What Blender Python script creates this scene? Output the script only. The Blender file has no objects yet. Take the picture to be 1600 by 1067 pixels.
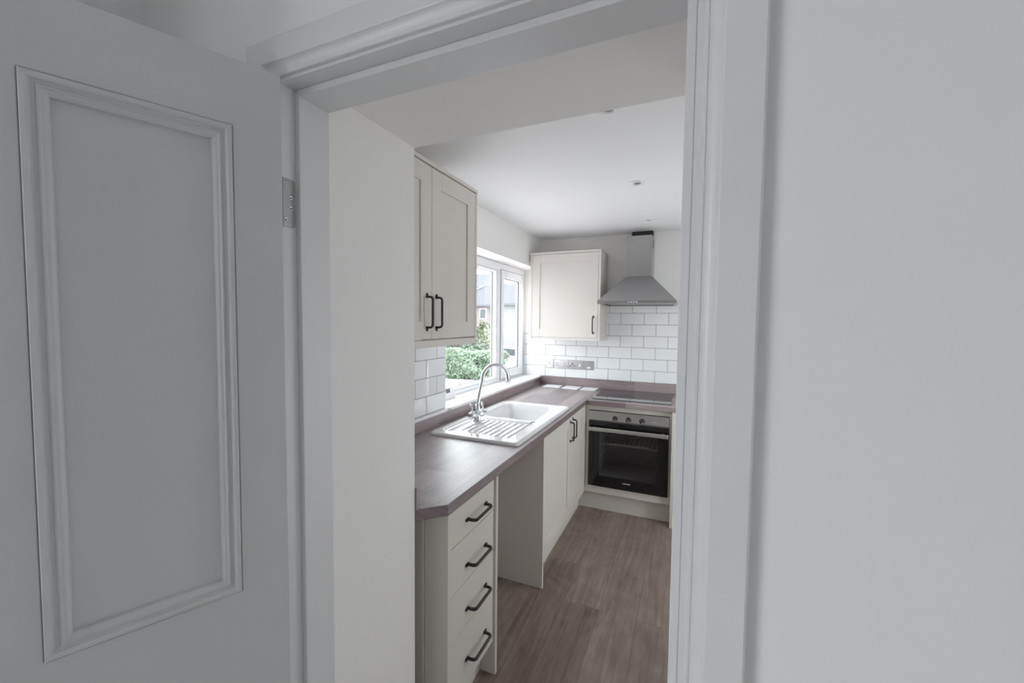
import bpy, bmesh, math, random
from mathutils import Vector, Matrix
R = math.radians
random.seed(7)
S = bpy.context.scene
COL = S.collection

# ------------------------------------------------------------------ camera
def make_camera():
    yaw, pitch, roll, f = 0.406795, -0.0486665, 0.0103209, 634.9
    fw = Vector((-math.sin(yaw) * math.cos(pitch), math.cos(yaw) * math.cos(pitch), math.sin(pitch)))
    rt = Vector((math.cos(yaw), math.sin(yaw), 0)); up = rt.cross(fw)
    r2 = math.cos(roll) * rt + math.sin(roll) * up
    u2 = -math.sin(roll) * rt + math.cos(roll) * up
    cd = bpy.data.cameras.new('camera'); c = bpy.data.objects.new('camera', cd); COL.objects.link(c)
    m = Matrix.Identity(4)
    for i in range(3):
        m[i][0] = r2[i]; m[i][1] = u2[i]; m[i][2] = -fw[i]; m[i][3] = (1.335, 0.0, 1.51)[i]
    c.matrix_world = m
    cd.sensor_width = 36; cd.sensor_fit = 'HORIZONTAL'; cd.lens = 36 * f / 1600
    cd.clip_start = 0.02; cd.clip_end = 400
    S.camera = c
make_camera()

# ------------------------------------------------------------------ sky, daylight, exposure
W = bpy.data.worlds.new('world'); S.world = W; W.use_nodes = True
bg = W.node_tree.nodes['Background']
bg.inputs[0].default_value = (0.93, 0.965, 1.0, 1); bg.inputs[1].default_value = 7.0

def area(name, loc, rot, sx, sy, energy, color=(1, 1, 1), portal=False):
    ld = bpy.data.lights.new(name, 'AREA'); ld.shape = 'RECTANGLE'; ld.size = sx; ld.size_y = sy
    ld.energy = energy; ld.color = color
    o = bpy.data.objects.new(name, ld); COL.objects.link(o); o.location = loc; o.rotation_euler = rot
    if portal: ld.cycles.is_portal = True
    return o
# sky portal over the kitchen window, facing into the room (+x)
area('kitchen_window_portal', (-0.30, 2.92, 1.5), (0, R(-90), 0), 1.10, 1.72, 1, portal=True)
# daylight of the hall window behind the camera on the left, and of an unseen glazed door added in the kitchen's right wall
# portals over the hall window behind the camera on the left and over the garden door's narrow glazing
area('hall_window_portal', (-0.06, -1.02, 1.57), (0, R(-90), 0), 1.45, 1.15, 1, portal=True)
area('garden_door_portal', (2.36, 2.61, 1.1), (0, R(90), 0), 1.9, 0.40, 1, portal=True)
S.view_settings.view_transform = 'Standard'; S.view_settings.look = 'None'
S.view_settings.gamma = 1; S.view_settings.use_curve_mapping = False
S.view_settings.exposure = 0.05
S.cycles.use_denoising = True
S.cycles.max_bounces = 14; S.cycles.diffuse_bounces = 8; S.cycles.glossy_bounces = 6; S.cycles.transparent_max_bounces = 12
S.cycles.sample_clamp_indirect = 8

# ------------------------------------------------------------------ materials
def nt(name):
    m = bpy.data.materials.new(name); m.use_nodes = True
    t = m.node_tree; b = t.nodes['Principled BSDF']
    return m, t, b
def paint(name, col, rough=0.5, metal=0.0, var=0.03, scale=6.0, bump=0.0, bscale=80.0, coat=0.0, spec=0.5, aniso=None):
    m, t, b = nt(name)
    tc = t.nodes.new('ShaderNodeTexCoord')
    n = t.nodes.new('ShaderNodeTexNoise'); n.inputs['Scale'].default_value = scale; n.inputs['Detail'].default_value = 3
    src = tc.outputs['Object']
    if aniso:
        mp = t.nodes.new('ShaderNodeMapping'); mp.inputs['Scale'].default_value = aniso
        t.links.new(src, mp.inputs[0]); src = mp.outputs[0]
    t.links.new(src, n.inputs['Vector'])
    r = t.nodes.new('ShaderNodeValToRGB')
    r.color_ramp.elements[0].position = 0.3; r.color_ramp.elements[1].position = 0.7
    r.color_ramp.elements[0].color = tuple(c * (1 - var) for c in col) + (1,)
    r.color_ramp.elements[1].color = tuple(min(1, c * (1 + var)) for c in col) + (1,)
    t.links.new(n.outputs['Fac'], r.inputs[0]); t.links.new(r.outputs[0], b.inputs['Base Color'])
    b.inputs['Roughness'].default_value = rough; b.inputs['Metallic'].default_value = metal
    b.inputs['Coat Weight'].default_value = coat; b.inputs['Specular IOR Level'].default_value = spec
    if bump:
        n2 = t.nodes.new('ShaderNodeTexNoise'); n2.inputs['Scale'].default_value = bscale
        t.links.new(src, n2.inputs['Vector'])
        bp = t.nodes.new('ShaderNodeBump'); bp.inputs['Strength'].default_value = bump; bp.inputs['Distance'].default_value = 0.002
        t.links.new(n2.outputs['Fac'], bp.inputs['Height']); t.links.new(bp.outputs[0], b.inputs['Normal'])
    return m
def planks(name, along, width, length, cols, rough, coat=0.0, grain=1.0, offset=0.37, mortar=(0.05, 0.04, 0.035), msize=0.0012, spec=0.5, gamt=0.35):
    """wood boards running along axis 'x' or 'y' (seen on any face of the piece)"""
    m, t, b = nt(name)
    tc = t.nodes.new('ShaderNodeTexCoord')
    sp = t.nodes.new('ShaderNodeSeparateXYZ'); t.links.new(tc.outputs['Object'], sp.inputs[0])
    add = t.nodes.new('ShaderNodeMath'); add.operation = 'ADD'
    cb = t.nodes.new('ShaderNodeCombineXYZ')
    a, c = ('Y', 'X') if along == 'y' else ('X', 'Y')
    t.links.new(sp.outputs[c], add.inputs[0]); t.links.new(sp.outputs['Z'], add.inputs[1])
    t.links.new(sp.outputs[a], cb.inputs[0]); t.links.new(add.outputs[0], cb.inputs[1])
    br = t.nodes.new('ShaderNodeTexBrick')
    br.offset = offset; br.offset_frequency = 2; br.squash = 1
    br.inputs['Scale'].default_value = 1; br.inputs['Brick Width'].default_value = length
    br.inputs['Row Height'].default_value = width; br.inputs['Mortar Size'].default_value = msize
    br.inputs['Mortar Smooth'].default_value = 0.3; br.inputs['Bias'].default_value = 0
    br.inputs['Color1'].default_value = (0, 0, 0, 1); br.inputs['Color2'].default_value = (1, 1, 1, 1)
    br.inputs['Mortar'].default_value = (0.5, 0.5, 0.5, 1)
    t.links.new(cb.outputs[0], br.inputs['Vector'])
    mp = t.nodes.new('ShaderNodeMapping'); mp.inputs['Scale'].default_value = (1.6 * grain, 22 * grain, 1)
    t.links.new(cb.outputs[0], mp.inputs[0])
    # shift the grain per board
    sv = t.nodes.new('ShaderNodeVectorMath'); sv.operation = 'MULTIPLY_ADD'
    t.links.new(br.outputs['Color'], sv.inputs[0]); sv.inputs[1].default_value = (37.0, 13.0, 5.0); t.links.new(mp.outputs[0], sv.inputs[2])
    n = t.nodes.new('ShaderNodeTexNoise'); n.inputs['Scale'].default_value = 1.5; n.inputs['Detail'].default_value = 7; n.inputs['Distortion'].default_value = 1.1
    n.inputs['Roughness'].default_value = 0.72
    t.links.new(sv.outputs[0], n.inputs['Vector'])
    n3 = t.nodes.new('ShaderNodeTexNoise'); n3.inputs['Scale'].default_value = 4.5; n3.inputs['Detail'].default_value = 4; n3.inputs['Distortion'].default_value = 2.0
    t.links.new(cb.outputs[0], n3.inputs['Vector'])
    mx = t.nodes.new('ShaderNodeMath'); mx.operation = 'MULTIPLY_ADD'; mx.inputs[1].default_value = gamt
    t.links.new(br.outputs['Color'], mx.inputs[0])
    m2 = t.nodes.new('ShaderNodeMath'); m2.operation = 'MULTIPLY'; m2.inputs[1].default_value = 0.75
    t.links.new(n.outputs['Fac'], m2.inputs[0]); 
    m3 = t.nodes.new('ShaderNodeMath'); m3.operation = 'MULTIPLY_ADD'; m3.inputs[1].default_value = 0.30
    t.links.new(n3.outputs['Fac'], m3.inputs[0]); t.links.new(m2.outputs[0], m3.inputs[2])
    t.links.new(m3.outputs[0], mx.inputs[2])
    r = t.nodes.new('ShaderNodeValToRGB'); el = r.color_ramp.elements
    el[0].position = 0.38; el[0].color = cols[0] + (1,); el[1].position = 0.98; el[1].color = cols[2] + (1,)
    e = el.new(0.68); e.color = cols[1] + (1,)
    t.links.new(mx.outputs[0], r.inputs[0])
    mm = t.nodes.new('ShaderNodeMixRGB'); mm.inputs[2].default_value = mortar + (1,)
    t.links.new(br.outputs['Fac'], mm.inputs[0]); t.links.new(r.outputs[0], mm.inputs[1])
    t.links.new(mm.outputs[0], b.inputs['Base Color'])
    bp = t.nodes.new('ShaderNodeBump'); bp.inputs['Strength'].default_value = 0.12; bp.inputs['Distance'].default_value = 0.001
    t.links.new(n.outputs['Fac'], bp.inputs['Height']); t.links.new(bp.outputs[0], b.inputs['Normal'])
    b.inputs['Roughness'].default_value = rough; b.inputs['Specular IOR Level'].default_value = spec
    b.inputs['Coat Weight'].default_value = coat; b.inputs['Coat Roughness'].default_value = 0.5; b.inputs['Coat IOR'].default_value = 1.7
    return m
def glass(name, tint=(1, 1, 1), ior=1.45, gloss_rough=0.0):
    m = bpy.data.materials.new(name); m.use_nodes = True; t = m.node_tree; t.nodes.clear()
    o = t.nodes.new('ShaderNodeOutputMaterial'); mix = t.nodes.new('ShaderNodeMixShader')
    tr = t.nodes.new('ShaderNodeBsdfTransparent'); tr.inputs[0].default_value = tint + (1,)
    gl = t.nodes.new('ShaderNodeBsdfGlossy'); gl.inputs['Roughness'].default_value = gloss_rough
    fr = t.nodes.new('ShaderNodeFresnel'); fr.inputs[0].default_value = ior
    ge = t.nodes.new('ShaderNodeNewGeometry'); inv = t.nodes.new('ShaderNodeMath'); inv.operation = 'SUBTRACT'; inv.inputs[0].default_value = 1
    mu = t.nodes.new('ShaderNodeMath'); mu.operation = 'MULTIPLY'
    t.links.new(ge.outputs['Backfacing'], inv.inputs[1]); t.links.new(inv.outputs[0], mu.inputs[0]); t.links.new(fr.outputs[0], mu.inputs[1])
    t.links.new(mu.outputs[0], mix.inputs[0]); t.links.new(tr.outputs[0], mix.inputs[1]); t.links.new(gl.outputs[0], mix.inputs[2])
    t.links.new(mix.outputs[0], o.inputs[0])
    return m

M = {}
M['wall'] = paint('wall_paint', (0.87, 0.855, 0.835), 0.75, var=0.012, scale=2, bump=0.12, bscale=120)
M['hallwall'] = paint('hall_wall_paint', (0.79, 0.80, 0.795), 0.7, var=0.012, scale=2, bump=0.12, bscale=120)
M['ceil'] = paint('ceiling_paint', (0.84, 0.84, 0.84), 0.8, var=0.01, scale=2)
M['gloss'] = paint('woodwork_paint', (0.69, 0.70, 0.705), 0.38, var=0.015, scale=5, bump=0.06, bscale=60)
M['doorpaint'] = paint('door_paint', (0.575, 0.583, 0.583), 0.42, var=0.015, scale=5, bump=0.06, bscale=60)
M['cream'] = paint('cabinet_cream', (0.675, 0.635, 0.585), 0.42, var=0.012, scale=4)
M['creamin'] = paint('cabinet_inside_cream', (0.66, 0.62, 0.57), 0.5, var=0.012, scale=4)
M['iron'] = paint('pewter_handle_metal', (0.055, 0.052, 0.052), 0.42, 0.75, var=0.15, scale=60, bump=0.2, bscale=200)
M['worky'] = planks('worktop_staves_lengthwise', 'y', 0.105, 0.62, ((0.115, 0.078, 0.082), (0.205, 0.15, 0.155), (0.34, 0.275, 0.275)), 0.40, coat=0.75, spec=0.6, msize=0.0004, mortar=(0.2, 0.15, 0.15), gamt=0.55, offset=0.41)
M['workx'] = planks('worktop_staves_crosswise', 'x', 0.105, 0.62, ((0.115, 0.078, 0.082), (0.205, 0.15, 0.155), (0.34, 0.275, 0.275)), 0.40, coat=0.75, spec=0.6, msize=0.0004, mortar=(0.2, 0.15, 0.15), gamt=0.55, offset=0.41)
M['floor'] = planks('floor_planks', 'y', 0.19, 1.22, ((0.14, 0.098, 0.08), (0.285, 0.222, 0.192), (0.47, 0.395, 0.36)), 0.5, grain=0.8, offset=0.29, msize=0.0008, mortar=(0.10, 0.08, 0.07), gamt=0.18)
M['tile'] = paint('white_glazed_tile', (0.84, 0.85, 0.86), 0.07, var=0.008, scale=3, coat=0.3)
M['grout'] = paint('dark_grout', (0.13, 0.135, 0.15), 0.9, var=0.1, scale=30)
M['upvc'] = paint('white_upvc', (0.86, 0.87, 0.89), 0.25, var=0.006)
M['gasket'] = paint('grey_gasket', (0.12, 0.12, 0.13), 0.6)
M['glass'] = glass('window_glass', (0.96, 0.98, 0.98))
M['sill'] = paint('white_sill_paint', (0.86, 0.86, 0.86), 0.3, var=0.006)
M['ceramic'] = paint('white_ceramic', (0.78, 0.78, 0.79), 0.08, var=0.006, coat=0.4)
M['chrome'] = paint('chrome', (0.72, 0.74, 0.76), 0.09, 1.0, var=0.02)
M['steel'] = paint('brushed_steel', (0.58, 0.57, 0.56), 0.33, 1.0, var=0.04, scale=3, aniso=(2, 2, 90))
M['hoodsteel'] = paint('hood_brushed_steel', (0.42, 0.41, 0.41), 0.30, 1.0, var=0.03, scale=3, aniso=(2, 2, 90))
M['hinge'] = paint('hinge_steel', (0.42, 0.42, 0.42), 0.45, 0.9, var=0.06, scale=30)
M['rackwire'] = paint('rack_wire', (0.75, 0.75, 0.74), 0.4, 0.4)
M['dark'] = paint('dark_plastic', (0.02, 0.02, 0.022), 0.35, var=0.05)
M['black_glass'] = paint('black_hob_glass', (0.012, 0.012, 0.014), 0.04, var=0.05, coat=0.5)
M['oven_black'] = paint('oven_door_black', (0.008, 0.008, 0.009), 0.06, var=0.05)
M['ovenpane'] = glass('oven_window_glass', (0.8, 0.8, 0.8), 1.5)
M['enamel'] = paint('oven_enamel', (0.34, 0.33, 0.33), 0.35, var=0.1, scale=14)
M['white'] = paint('white_plastic', (0.85, 0.85, 0.86), 0.3, var=0.006)
M['paper'] = paint('white_paper', (0.84, 0.85, 0.87), 0.4, var=0.02)
M['paper2'] = paint('pale_grey_film', (0.62, 0.65, 0.68), 0.25, var=0.05)
M['screen'] = paint('grey_display', (0.16, 0.18, 0.18), 0.2)
M['mark'] = paint('pale_print', (0.7, 0.7, 0.7), 0.4)
M['leafA'] = paint('hedge_leaf', (0.135, 0.195, 0.125), 0.5, var=0.5, scale=5)
M['leafB'] = paint('shrub_leaf', (0.125, 0.15, 0.12), 0.55, var=0.45, scale=4)
M['leafC'] = paint('pale_shrub_leaf', (0.21, 0.225, 0.15), 0.55, var=0.4, scale=4)
M['twig'] = paint('hedge_twigs', (0.10, 0.13, 0.07), 0.8, var=0.3, scale=10)
M['paving'] = paint('pink_paving', (0.56, 0.51, 0.54), 0.9, var=0.1, scale=3)
M['road'] = paint('grey_ground', (0.20, 0.20, 0.21), 0.9, var=0.1, scale=1)
M['render'] = paint('pale_render', (0.24, 0.24, 0.235), 0.9, var=0.04)
M['pinkbrick'] = paint('pink_brick', (0.235, 0.195, 0.19), 0.9, var=0.08, scale=2)
M['slate'] = paint('slate_roof', (0.095, 0.095, 0.108), 0.8, var=0.1, scale=3)
M['redtile'] = paint('red_clay', (0.26, 0.12, 0.11), 0.8, var=0.1)
M['pane'] = paint('far_window_pane', (0.05, 0.06, 0.065), 0.1)
M['carpaint'] = paint('white_car_paint', (0.8, 0.8, 0.82), 0.15, coat=0.6)
M['tyre'] = paint('tyre_rubber', (0.03, 0.03, 0.03), 0.8)
M['carpet'] = paint('hall_floor_covering', (0.58, 0.56, 0.53), 0.9, var=0.08, scale=60)

# ------------------------------------------------------------------ mesh builder
class MB:
    def __init__(s): s.bm = bmesh.new()
    def _merge(s, b, mi, smooth, mtx=None):
        if mtx is not None: bmesh.ops.transform(b, matrix=mtx, verts=b.verts)
        for f in b.faces: f.material_index = mi; f.smooth = smooth
        me = bpy.data.meshes.new('tmp'); b.to_mesh(me); b.free(); s.bm.from_mesh(me); bpy.data.meshes.remove(me)
    def box(s, x0, x1, y0, y1, z0, z1, bev=0.0, mi=0, seg=1, mtx=None):
        b = bmesh.new(); bmesh.ops.create_cube(b, size=1)
        for v in b.verts:
            v.co = Vector((x0 if v.co.x < 0 else x1, y0 if v.co.y < 0 else y1, z0 if v.co.z < 0 else z1))
        if bev > 0: bmesh.ops.bevel(b, geom=b.edges[:], offset=bev, segments=seg, affect='EDGES', profile=0.5)
        s._merge(b, mi, seg > 1, mtx); return s
    def prism(s, pts, z0, z1, bev=0.0, mi=0, holes=(), mtx=None, seg=1):
        """polygon in xy (with holes), extruded from z0 to z1"""
        b = bmesh.new(); ed = []
        for loop in [pts] + list(holes):
            vs = [b.verts.new((p[0], p[1], z0)) for p in loop]
            for i in range(len(vs)): ed.append(b.edges.new((vs[i], vs[(i + 1) % len(vs)])))
        if holes: bmesh.ops.triangle_fill(b, edges=ed, use_beauty=True)
        else: b.faces.new(b.verts[:])
        r = bmesh.ops.extrude_face_region(b, geom=b.faces[:])
        for v in [g for g in r['geom'] if isinstance(g, bmesh.types.BMVert)]: v.co.z = z1
        bmesh.ops.recalc_face_normals(b, faces=b.faces[:])
        if bev > 0:
            es = [e for e in b.edges if len(e.link_faces) == 2 and e.calc_face_angle(0) > 0.9]
            bmesh.ops.bevel(b, geom=es, offset=bev, segments=seg, affect='EDGES', profile=0.5)
        s._merge(b, mi, False, mtx); return s
    def cyl(s, p0, p1, r0, r1=None, n=20, mi=0, cap=True, smooth=True):
        p0, p1 = Vector(p0), Vector(p1); d = p1 - p0
        b = bmesh.new()
        bmesh.ops.create_cone(b, segments=n, radius1=r0, radius2=r0 if r1 is None else r1, depth=d.length, cap_ends=cap)
        q = d.to_track_quat('Z', 'Y').to_matrix().to_4x4()
        mt = Matrix.Translation((p0 + p1) / 2) @ q
        bmesh.ops.transform(b, matrix=mt, verts=b.verts)
        s._merge(b, mi, False)
        return s
    def lathe(s, prof, origin, axis=(0, 0, 1), n=28, mi=0):
        """prof = [(radius, height)] revolved about axis through origin"""
        b = bmesh.new(); rings = []
        for r, h in prof:
            rings.append([b.verts.new((max(r, 1e-5) * math.cos(2 * math.pi * k / n), max(r, 1e-5) * math.sin(2 * math.pi * k / n), h)) for k in range(n)])
        for a, c in zip(rings, rings[1:]):
            for k in range(n): b.faces.new((a[k], a[(k + 1) % n], c[(k + 1) % n], c[k]))
        b.faces.new(rings[0][::-1]); b.faces.new(rings[-1])
        bmesh.ops.recalc_face_normals(b, faces=b.faces[:])
        q = Vector(axis).to_track_quat('Z', 'Y').to_matrix().to_4x4()
        s._merge(b, mi, True, Matrix.Translation(origin) @ q); return s
    def sweep(s, path, sec, mi=0, smooth=False, up=(0, 0, 1), closed_sec=True):
        """sweep a section [(a,b)] along path; a along side, b along up-ish"""
        b = bmesh.new(); P = [Vector(p) for p in path]; up = Vector(up); rings = []
        for i, p in enumerate(P):
            t = ((P[min(i + 1, len(P) - 1)] - p).normalized() + (p - P[max(i - 1, 0)]).normalized()).normalized()
            sd = t.cross(up)
            if sd.length < 1e-4: sd = t.cross(Vector((1, 0, 0)))
            sd.normalize(); u = sd.cross(t).normalized()
            # widen at mitres
            k = 1.0
            if 0 < i < len(P) - 1:
                c = (P[i + 1] - p).normalized().dot((p - P[i - 1]).normalized()); k = 1 / max(0.5, math.sqrt((1 + c) / 2))
            rings.append([b.verts.new(p + sd * a + u * bb * k) for a, bb in sec])
        n = len(sec)
        for a, c in zip(rings, rings[1:]):
            for k in range(n): b.faces.new((a[k], a[(k + 1) % n], c[(k + 1) % n], c[k]))
        b.faces.new(rings[0][::-1]); b.faces.new(rings[-1])
        bmesh.ops.recalc_face_normals(b, faces=b.faces[:])
        s._merge(b, mi, smooth); return s
    def tube(s, path, r, n=14, mi=0):
        P = [Vector(p) for p in path]; b = bmesh.new(); rings = []
        t0 = (P[1] - P[0]).normalized(); ref = Vector((0, 0, 1)) if abs(t0.z) < 0.9 else Vector((1, 0, 0))
        nrm = (ref - t0 * ref.dot(t0)).normalized()
        for i, p in enumerate(P):
            t = (P[min(i + 1, len(P) - 1)] - P[max(i - 1, 0)]).normalized()
            nrm = (nrm - t * nrm.dot(t)).normalized(); bn = t.cross(nrm)
            rr = r[i] if isinstance(r, (list, tuple)) else r
            rings.append([b.verts.new(p + rr * (math.cos(2 * math.pi * k / n) * nrm + math.sin(2 * math.pi * k / n) * bn)) for k in range(n)])
        for a, c in zip(rings, rings[1:]):
            for k in range(n): b.faces.new((a[k], a[(k + 1) % n], c[(k + 1) % n], c[k]))
        b.faces.new(rings[0][::-1]); b.faces.new(rings[-1])
        bmesh.ops.recalc_face_normals(b, faces=b.faces[:])
        s._merge(b, mi, True); return s
    def faces(s, vs, fs, mi=0, smooth=False):
        b = bmesh.new(); v = [b.verts.new(p) for p in vs]
        for f in fs: b.faces.new([v[i] for i in f])
        bmesh.ops.recalc_face_normals(b, faces=b.faces[:])
        s._merge(b, mi, smooth); return s
    def build(s, name, mats, parent=None, smooth_angle=None):
        me = bpy.data.meshes.new(name)
        if parent is not None: bmesh.ops.transform(s.bm, matrix=wm(parent).inverted(), verts=s.bm.verts)
        s.bm.to_mesh(me); s.bm.free()
        for m in (mats if isinstance(mats, (list, tuple)) else [mats]): me.materials.append(M[m] if isinstance(m, str) else m)
        o = bpy.data.objects.new(name, me); COL.objects.link(o)
        if parent is not None: o.parent = parent
        return o
def wm(o):
    m = o.matrix_basis.copy()
    while o.parent: o = o.parent; m = o.matrix_basis @ m
    return m
def tag(o, label, cat, group=None):
    o['label'] = label; o['category'] = cat
    if group: o['group'] = group
    return o
def thing(name, label, cat, loc, rz=0, group=None):
    o = bpy.data.objects.new(name, None); COL.objects.link(o)
    o.empty_display_size = 0.05
    o.location = loc; o.rotation_euler = (0, 0, rz)
    return tag(o, label, cat, group)
def struct(o, label=None):
    o['kind'] = 'structure'
    if label: o['label'] = label
    return o

# ------------------------------------------------------------------ key dimensions (metres; window wall at x=0)
CEIL = 2.30; FARY = 3.77; NEARY = 1.055; DOORY = 0.59
RIGHTX = 2.25

# ------------------------------------------------------------------ setting
struct(MB().box(-0.4, 2.6, DOORY + 0.07, 4.1, -0.12, 0.0).build('floor', 'floor'), 'grey brown wood plank floor of the kitchen')
struct(MB().box(-0.2, 3.2, -3.0, DOORY + 0.07, -0.12, 0.0).build('floor_hall', 'carpet'))
struct(MB().box(-0.4, 2.6, NEARY - 0.1, 4.1, CEIL, CEIL + 0.15).build('ceiling', 'ceil'), 'white kitchen ceiling')
struct(MB().box(-0.2, 3.2, -3.0, DOORY, 2.5, 2.65).build('ceiling_hall', 'ceil'))
# window wall with its opening
WY0, WY1, WZ0, WZ1 = 2.076, 3.77, 0.966, 2.018
mb = MB()
mb.box(-0.32, 0, DOORY, WY0, -0.1, CEIL + 0.1).box(-0.32, 0, WY0, WY1, -0.1, WZ0).box(-0.32, 0, WY0, WY1, WZ1, CEIL + 0.1)
struct(mb.build('wall_left', 'wall'), 'white kitchen wall with the window')
struct(MB().box(-0.237, 2.6, FARY, FARY + 0.3, -0.1, CEIL + 0.1).build('wall_far', 'wall'), 'white far kitchen wall behind the cooker hood')
GY0, GY1, GZ = 2.0, 2.9, 2.08      # glazed garden door in the right wall (out of frame)
mb = MB().box(RIGHTX, RIGHTX + 0.2, DOORY, GY0, -0.1, CEIL + 0.1).box(RIGHTX, RIGHTX + 0.2, GY1, FARY, -0.1, CEIL + 0.1).box(RIGHTX, RIGHTX + 0.2, GY0, GY1, GZ, CEIL + 0.1).box(RIGHTX, RIGHTX + 0.2, GY0, GY1, -0.1, 0.02)
struct(mb.build('wall_right', 'wall'))
gd = MB().box(RIGHTX + 0.05, RIGHTX + 0.11, GY0, 2.42, 0.02, GZ, 0.004).box(RIGHTX + 0.05, RIGHTX + 0.11, 2.80, GY1, 0.02, GZ, 0.004)
gd.box(RIGHTX + 0.05, RIGHTX + 0.11, 2.42, 2.80, 0.02, 0.16, 0.004).box(RIGHTX + 0.05, RIGHTX + 0.11, 2.42, 2.80, GZ - 0.09, GZ, 0.004)
gd = struct(gd.build('door_2', 'upvc'))
gp = MB().box(RIGHTX + 0.078, RIGHTX + 0.084, 2.415, 2.805, 0.155, GZ - 0.085).build('door_pane', 'glass', gd)
# thick wall between hall and kitchen, with the passage through it
OX0, OX1, OZ = 0.545, 1.358, 2.042
mb = MB()
MIDY = 0.69
mb.box(0.0, OX0, MIDY, NEARY, -0.1, 2.65).box(OX1, 3.2, MIDY, NEARY, -0.1, 2.65).box(OX0, OX1, MIDY, NEARY, OZ, 2.65)
struct(mb.build('wall_near', 'wall'), 'white passage wall and beam between doorway and kitchen')
mb = MB()
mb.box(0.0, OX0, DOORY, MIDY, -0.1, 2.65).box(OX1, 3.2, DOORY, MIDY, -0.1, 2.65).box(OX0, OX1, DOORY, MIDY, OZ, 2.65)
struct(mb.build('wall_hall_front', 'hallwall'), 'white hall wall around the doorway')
# hall walls
mb = MB()
mb.box(-0.05, 0.08, -3.0, -1.6, -0.1, 2.65).box(-0.05, 0.08, -0.45, DOORY, -0.1, 2.65).box(-0.05, 0.08, -1.6, -0.45, -0.1, 0.85).box(-0.05, 0.08, -1.6, -0.45, 2.25, 2.65)
struct(mb.build('wall_hall_left', 'hallwall'))
struct(MB().box(3.0, 3.2, -3.0, DOORY, -0.1, 2.65).build('wall_hall_right', 'hallwall'))
struct(MB().box(-0.05, 3.2, -3.15, -3.0, -0.1, 2.65).build('wall_hall_back', 'hallwall'))
w2 = struct(MB().box(-0.04, 0.02, -1.60, -1.56, 0.85, 2.25, 0.003).box(-0.04, 0.02, -0.49, -0.45, 0.85, 2.25, 0.003).box(-0.04, 0.02, -1.56, -0.49, 0.85, 0.89, 0.003).box(-0.04, 0.02, -1.56, -0.49, 2.21, 2.25, 0.003).build('window_2', 'upvc'))

# ------------------------------------------------------------------ doorway: lining and architrave
mb = MB()
RL, SL, RR, SR, RH, SH = 0.564, 0.577, 1.336, 1.323, 1.989, 1.976
YS, YB = 0.622, 0.70
mb.box(OX0, RL, DOORY - 0.001, YB, 0, OZ).box(RL, SL, YS, YB, 0, RH, 0.0015)
mb.box(RR, OX1, DOORY - 0.001, YB, 0, OZ).box(SR, RR, YS, YB, 0, RH, 0.0015)
mb.box(OX0, OX1, DOORY - 0.001, YB, RH, OZ).box(SL - 0.004, SR + 0.004, YS, YB, SH, RH, 0.0015)
struct(mb.build('trim_1', 'gloss'), 'white painted door lining with stop around the doorway')
# architrave: profile (distance out from the opening, projection from the wall)
AP = [(0, 0), (0, 0.0085), (0.0015, 0.0100), (0.0050, 0.0100), (0.0065, 0.0088), (0.0095, 0.0089), (0.0125, 0.0096), (0.0155, 0.0110), (0.0185, 0.0132), (0.0210, 0.0162), (0.0225, 0.0190), (0.0240, 0.0200), (0.067, 0.0200), (0.0700, 0.0180), (0.0705, 0)]
AX0, AX1, AZ = RL - 0.006, RR + 0.008, RH + 0.006
b = bmesh.new(); rings = []
for d, h in AP:
    y = DOORY - h
    rings.append([b.verts.new(p) for p in ((AX0 - d, y, 0), (AX0 - d, y, AZ + d), (AX1 + d, y, AZ + d), (AX1 + d, y, 0))])
for a, c in zip(rings, rings[1:] + rings[:1]):
    for k in range(3): b.faces.new((a[k], a[k + 1], c[k + 1], c[k]))
bmesh.ops.recalc_face_normals(b, faces=b.faces[:])
mb = MB(); mb._merge(b, 0, False)
struct(mb.build('trim_2', 'gloss'), 'white moulded architrave around the doorway')
# skirting on the far wall right of the cooker
mb = MB()
mb.prism([(FARY, 0), (FARY - 0.018, 0), (FARY - 0.018, 0.115), (FARY - 0.014, 0.122), (FARY - 0.014, 0.135), (FARY - 0.006, 0.15), (FARY, 0.15)], 1.28, RIGHTX,
         mtx=Matrix(((0, 0, 1, 0), (1, 0, 0, 0), (0, 1, 0, 0), (0, 0, 0, 1))))
struct(mb.build('baseboard_far', 'gloss'))

# ------------------------------------------------------------------ the panelled door, standing open into the hall
ang = math.atan2(-0.911, -0.413)
door = bpy.data.objects.new('door_1', None); COL.objects.link(door)
door.location = (0.595, 0.567, 0.005); door.rotation_euler = (0, 0, ang)
struct(door, 'open white panelled door on the left')
DM = wm(door)
DW, DH, DT = 0.762, 1.978, 0.038
ops = [(0.08, 0.334, 0.982, 1.858), (0.428, 0.682, 0.982, 1.858), (0.08, 0.334, 0.20, 0.79), (0.428, 0.682, 0.20, 0.79)]
mb = MB()
outer = [(0, 0), (DW, 0), (DW, DH), (0, DH)]
holes = [[(a, c), (b_, c), (b_, d), (a, d)] for a, b_, c, d in ops]
toY = DM @ Matrix(((1, 0, 0, 0), (0, 0, 1, 0), (0, 1, 0, 0), (0, 0, 0, 1)))   # prism z -> door thickness
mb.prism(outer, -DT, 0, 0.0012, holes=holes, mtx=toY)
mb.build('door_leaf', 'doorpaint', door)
prof = [(0.0012, -0.013), (0.0012, 0.002), (0.003, 0.0045), (0.008, 0.0050), (0.0105, 0.0035), (0.0125, -0.001), (0.0165, -0.0022), (0.0185, 0.0008), (0.0205, 0.0012), (0.0225, -0.0012), (0.026, -0.0018), (0.030, -0.005), (0.0315, -0.013)]
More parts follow.
